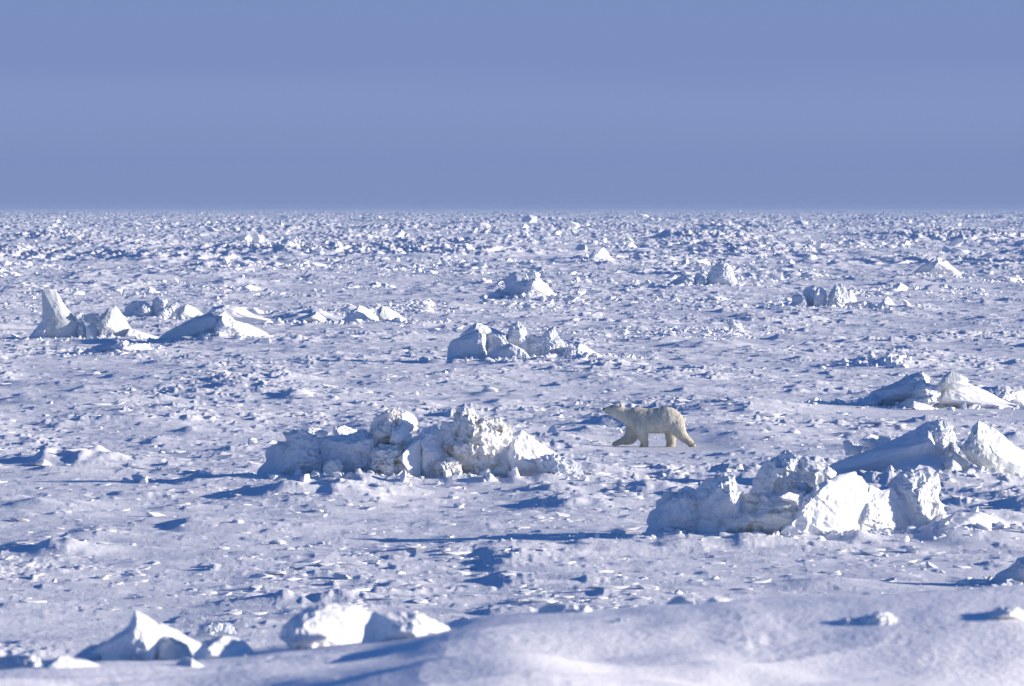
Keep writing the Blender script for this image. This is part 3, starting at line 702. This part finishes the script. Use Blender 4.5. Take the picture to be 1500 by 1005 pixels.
    n1 = N(nt, 'ShaderNodeTexNoise', Scale=6.0, Detail=6.0, Roughness=.7); L(mp.outputs['Vector'], n1.inputs['Vector'])
    r1 = N(nt, 'ShaderNodeValToRGB'); r1.color_ramp.elements[0].position = .35; r1.color_ramp.elements[1].position = .66
    r1.color_ramp.elements[0].color = (.57,.54,.44,1); r1.color_ramp.elements[1].color = (.75,.72,.60,1); L(n1.outputs['Fac'], r1.inputs['Fac'])
    sp = N(nt, 'ShaderNodeSeparateXYZ'); L(tc.outputs['Object'], sp.inputs['Vector'])
    mr = N(nt, 'ShaderNodeMapRange'); mr.inputs['From Min'].default_value = .42; mr.inputs['From Max'].default_value = .05; L(sp.outputs['Z'], mr.inputs['Value'])
    ad = N(nt, 'ShaderNodeMath', operation='MULTIPLY'); L(mr.outputs[0], ad.inputs[0]); ad.inputs[1].default_value = .6
    mx = N(nt, 'ShaderNodeMixRGB'); mx.inputs[2].default_value = (.46,.41,.28,1); L(ad.outputs[0], mx.inputs[0]); L(r1.outputs['Color'], mx.inputs[1])
    L(mx.outputs[0], b.inputs['Base Color']); b.inputs['Roughness'].default_value = .8; b.inputs['Specular IOR Level'].default_value = .15
    n3 = N(nt, 'ShaderNodeTexNoise', Scale=45.0, Detail=4.0, Roughness=.7); L(mp.outputs['Vector'], n3.inputs['Vector'])
    bp = N(nt, 'ShaderNodeBump', Strength=.7, Distance=.02); L(n3.outputs['Fac'], bp.inputs['Height']); L(bp.outputs['Normal'], b.inputs['Normal'])
    bo = link('body', body, m, root)
    # coat: short hairs swept backwards and down
    rs = np.random.default_rng(3)
    k = rs.integers(0, n, 26000); p = co2[k]+rs.normal(0,.006,(26000,3)); nr_ = nn[k]
    ln = (.026*(1-.65*sstep(lx(520), lx(400), p[:,0])))*rs.uniform(.5,1.3,26000)
    flow = np.array([.75,0,-.65])+rs.normal(0,.25,(26000,3))
    dv = flow-(flow*nr_).sum(1)[:,None]*nr_*.8+nr_*.35; dv /= np.linalg.norm(dv, axis=1)[:,None]
    sd = np.cross(dv, nr_); sd /= np.linalg.norm(sd, axis=1)[:,None]+1e-6
    V = np.stack([p-sd*.0035, p+sd*.0035, p+dv*ln[:,None]], 1).reshape(-1,3)
    me = np_mesh('coat', V, tris=np.arange(78000, dtype=np.int32).reshape(-1,3)); link('coat', me, m, root)
    # dark features
    md, nt2, b2 = new_mat('dark_skin'); b2.inputs['Base Color'].default_value = (.018,.016,.016,1); b2.inputs['Roughness'].default_value = .4
    mg, nt2, b2 = new_mat('ear_inside'); b2.inputs['Base Color'].default_value = (.12,.11,.10,1); b2.inputs['Roughness'].default_value = .9
    mpad, nt2, b2 = new_mat('paw_pad'); b2.inputs['Roughness'].default_value = .8
    nz = N(nt2, 'ShaderNodeTexNoise', Scale=14.0, Detail=3.0); rr = N(nt2, 'ShaderNodeValToRGB'); rr.color_ramp.elements[0].color = (.10,.055,.035,1); rr.color_ramp.elements[1].color = (.42,.30,.16,1)
    nt2.links.new(nz.outputs['Fac'], rr.inputs['Fac']); nt2.links.new(rr.outputs['Color'], b2.inputs['Base Color'])
    def ball(name, c, y, r, mat, rot=0, parent=root, sub=3, wob=.05):
        bm = bmesh.new(); bmesh.ops.create_icosphere(bm, subdivisions=sub, radius=1)
        for w in bm.verts:
            w.co *= 1+wob*math.sin(5*w.co.x+3*w.co.z+c[0]); w.co = Vector((w.co.x*r[0], w.co.y*r[1], w.co.z*r[2]))
        bmesh.ops.rotate(bm, verts=bm.verts, matrix=Matrix.Rotation(rot, 3, 'Y'))
        bmesh.ops.translate(bm, verts=bm.verts, vec=Vector((lx(c[0]), y, lz(c[1]))))
        me = bpy.data.meshes.new(name); bm.to_mesh(me); bm.free()
        for f_ in me.polygons: f_.use_smooth = True
        return link(name, me, mat, parent)
    nose = ball('nose', (262,222), 0, (.042,.050,.045), md, -.5)
    for sgn in (-1, 1):
        ball('nostril', (255,224), sgn*.018, (.010,.010,.012), mg, 0, nose, 2)
        ball('eye', (341,196), sgn*.098, (.026,.016,.018), md, .2)
        e = ball('ear', (445,182), sgn*.115, (.045,.022,.050), m, .15)
        ball('ear_inside', (441,184), sgn*.115-.012, (.028,.016,.032), mg, .15, e)
    # mouth line under the muzzle
    for sgn in (-1, 1):
        bm = bmesh.new()
        prof = [(266,243,.047),(282,252,.060),(300,258,.069),(322,262,.083)]
        a = [bm.verts.new((lx(c), sgn*(y+.004), lz(z)+.004)) for c, z, y in prof]; b_ = [bm.verts.new((lx(c), sgn*(y+.006), lz(z)-.006)) for c, z, y in prof]
        d_ = [bm.verts.new((lx(c), sgn*(y-.02), lz(z))) for c, z, y in prof]
        for i in range(3): bm.faces.new((a[i],a[i+1],b_[i+1],b_[i])); bm.faces.new((a[i],a[i+1],d_[i+1],d_[i])); bm.faces.new((b_[i],b_[i+1],d_[i+1],d_[i]))
        me = bpy.data.meshes.new('lip'); bm.to_mesh(me); bm.free(); link('lip', me, md, root)
    ball('paw_pad', (1252,606), -.16, (.030,.085,.075), mpad, .55, wob=.1)
    # claws
    for (cx, cz, y0) in ((652,630,-.17),(350,616,.17),(940,634,.17)):
        for j in range(5): ball('claw', (cx, cz), y0+(j-2)*.034, (.020,.007,.008), md, -.3, sub=2)
    ball('tail', (1146,330), 0, (.035,.04,.075), m, -.3)
    return root
bear_root = bear()

# ------------------------------------------------------------------ haze over the ice
bm = bmesh.new(); bmesh.ops.create_cube(bm, size=1)
for w in bm.verts: w.co = Vector((w.co.x*20000, -300+(w.co.y+.5)*61000, -1.5+(w.co.z+.5)*10.5))
me = bpy.data.meshes.new('haze'); bm.to_mesh(me); bm.free()
mh = bpy.data.materials.new('haze'); mh.use_nodes = True; nt = mh.node_tree; nt.nodes.clear()
out = N(nt, 'ShaderNodeOutputMaterial'); pv = N(nt, 'ShaderNodeVolumePrincipled'); pv.inputs['Color'].default_value = (.33,.47,.75,1)
pv.inputs['Density'].default_value = 1.0/7500; pv.inputs['Anisotropy'].default_value = .0
nt.links.new(pv.outputs[0], out.inputs['Volume'])
o = link('haze', me, mh); tag(o, 'thin blue haze lying over the distant ice', kind='stuff')
o.visible_shadow = True

# ------------------------------------------------------------------ light
SUN_EL, SUN_AZ = R(11.3), R(0)      # azimuth measured from +X towards +Y
sd = Vector((math.cos(SUN_EL)*math.cos(SUN_AZ), math.cos(SUN_EL)*math.sin(SUN_AZ), math.sin(SUN_EL)))
sl = bpy.data.lights.new('sun', 'SUN'); sl.energy = 4.25; sl.angle = R(.53); sl.color = (1,.895,.79)
so = bpy.data.objects.new('sun', sl); col.objects.link(so); so.rotation_euler = (-sd).to_track_quat('-Z', 'Y').to_euler()
w = bpy.data.worlds.new('World'); sc.world = w; w.use_nodes = True; nt = w.node_tree; L = nt.links.new
bg = nt.nodes['Background']; sky = N(nt, 'ShaderNodeTexSky'); sky.sky_type = 'NISHITA'; sky.sun_disc = False
sky.sun_elevation = SUN_EL; sky.sun_rotation = math.pi/2-SUN_AZ; sky.air_density = 1.0; sky.dust_density = .3; sky.ozone_density = 2.5
tc = N(nt, 'ShaderNodeTexCoord'); sp = N(nt, 'ShaderNodeSeparateXYZ'); L(tc.outputs['Generated'], sp.inputs[0])
tint = N(nt, 'ShaderNodeMixRGB', blend_type='MULTIPLY'); tint.inputs[0].default_value = 1; tint.inputs[2].default_value = (.245,.435,.80,1); L(sky.outputs[0], tint.inputs[1])
# lowest degrees: blue air with faint level bands of thin cloud
mp = N(nt, 'ShaderNodeMapping'); mp.inputs['Scale'].default_value = (9,9,110); L(tc.outputs['Generated'], mp.inputs['Vector'])
nz = N(nt, 'ShaderNodeTexNoise', Scale=1.0, Detail=3.0, Roughness=.5); L(mp.outputs[0], nz.inputs['Vector'])
ma = N(nt, 'ShaderNodeMath', operation='MULTIPLY_ADD'); L(nz.outputs['Fac'], ma.inputs[0]); ma.inputs[1].default_value = .009; L(sp.outputs['Z'], ma.inputs[2])
mr = N(nt, 'ShaderNodeMapRange'); mr.inputs['From Min'].default_value = .005; mr.inputs['From Max'].default_value = .030; L(ma.outputs[0], mr.inputs['Value'])
cr = N(nt, 'ShaderNodeValToRGB'); e = cr.color_ramp.elements
SK = 1.0
def lin(r, g, b): 
    f = lambda c: (c/255/12.92 if c/255 <= .04045 else ((c/255+.055)/1.055)**2.4); return (f(r), f(g), f(b), 1)
e[0].position = 0; e[0].color = lin(127,145,190); e[1].position = 1; e[1].color = lin(123,144,193)
for p_, c in ((.28, (125,144,191)), (.52, (128,148,194)), (.72, (129,150,196)), (.86, (127,148,195))):
    q_ = e.new(p_); q_.color = lin(*c); q_.position = p_
L(mr.outputs[0], cr.inputs['Fac'])
sclr = N(nt, 'ShaderNodeMixRGB', blend_type='MULTIPLY'); sclr.inputs[0].default_value = 1; L(cr.outputs[0], sclr.inputs[1])
STR = .10; EXPO = .93; k_ = 1/STR/2**EXPO
sclr.inputs[2].default_value = (k_, k_, k_, 1)
fz = N(nt, 'ShaderNodeMapRange'); fz.interpolation_type = 'SMOOTHSTEP'; fz.inputs['From Min'].default_value = .027; fz.inputs['From Max'].default_value = .09; L(sp.outputs['Z'], fz.inputs['Value'])
mx = N(nt, 'ShaderNodeMixRGB'); L(fz.outputs[0], mx.inputs[0]); L(sclr.outputs[0], mx.inputs[1]); L(tint.outputs[0], mx.inputs[2])
L(mx.outputs[0], bg.inputs['Color']); bg.inputs['Strength'].default_value = STR

# ------------------------------------------------------------------ camera
cd = bpy.data.cameras.new('camera'); cam = bpy.data.objects.new('camera', cd); col.objects.link(cam)
cam.location = (0,0,CAM_Z); cam.rotation_euler = (math.pi/2-PITCH, 0, 0)
cd.lens = LENS; cd.sensor_width = 36; cd.clip_end = 90000; cd.clip_start = .5
cd.dof.use_dof = True; cd.dof.focus_distance = 188; cd.dof.aperture_fstop = 4.6
sc.camera = cam
sc.view_settings.view_transform = 'Standard'; sc.view_settings.look = 'None'; sc.view_settings.exposure = EXPO; sc.view_settings.gamma = 1
sc.cycles.volume_bounces = 0; sc.cycles.max_bounces = 5
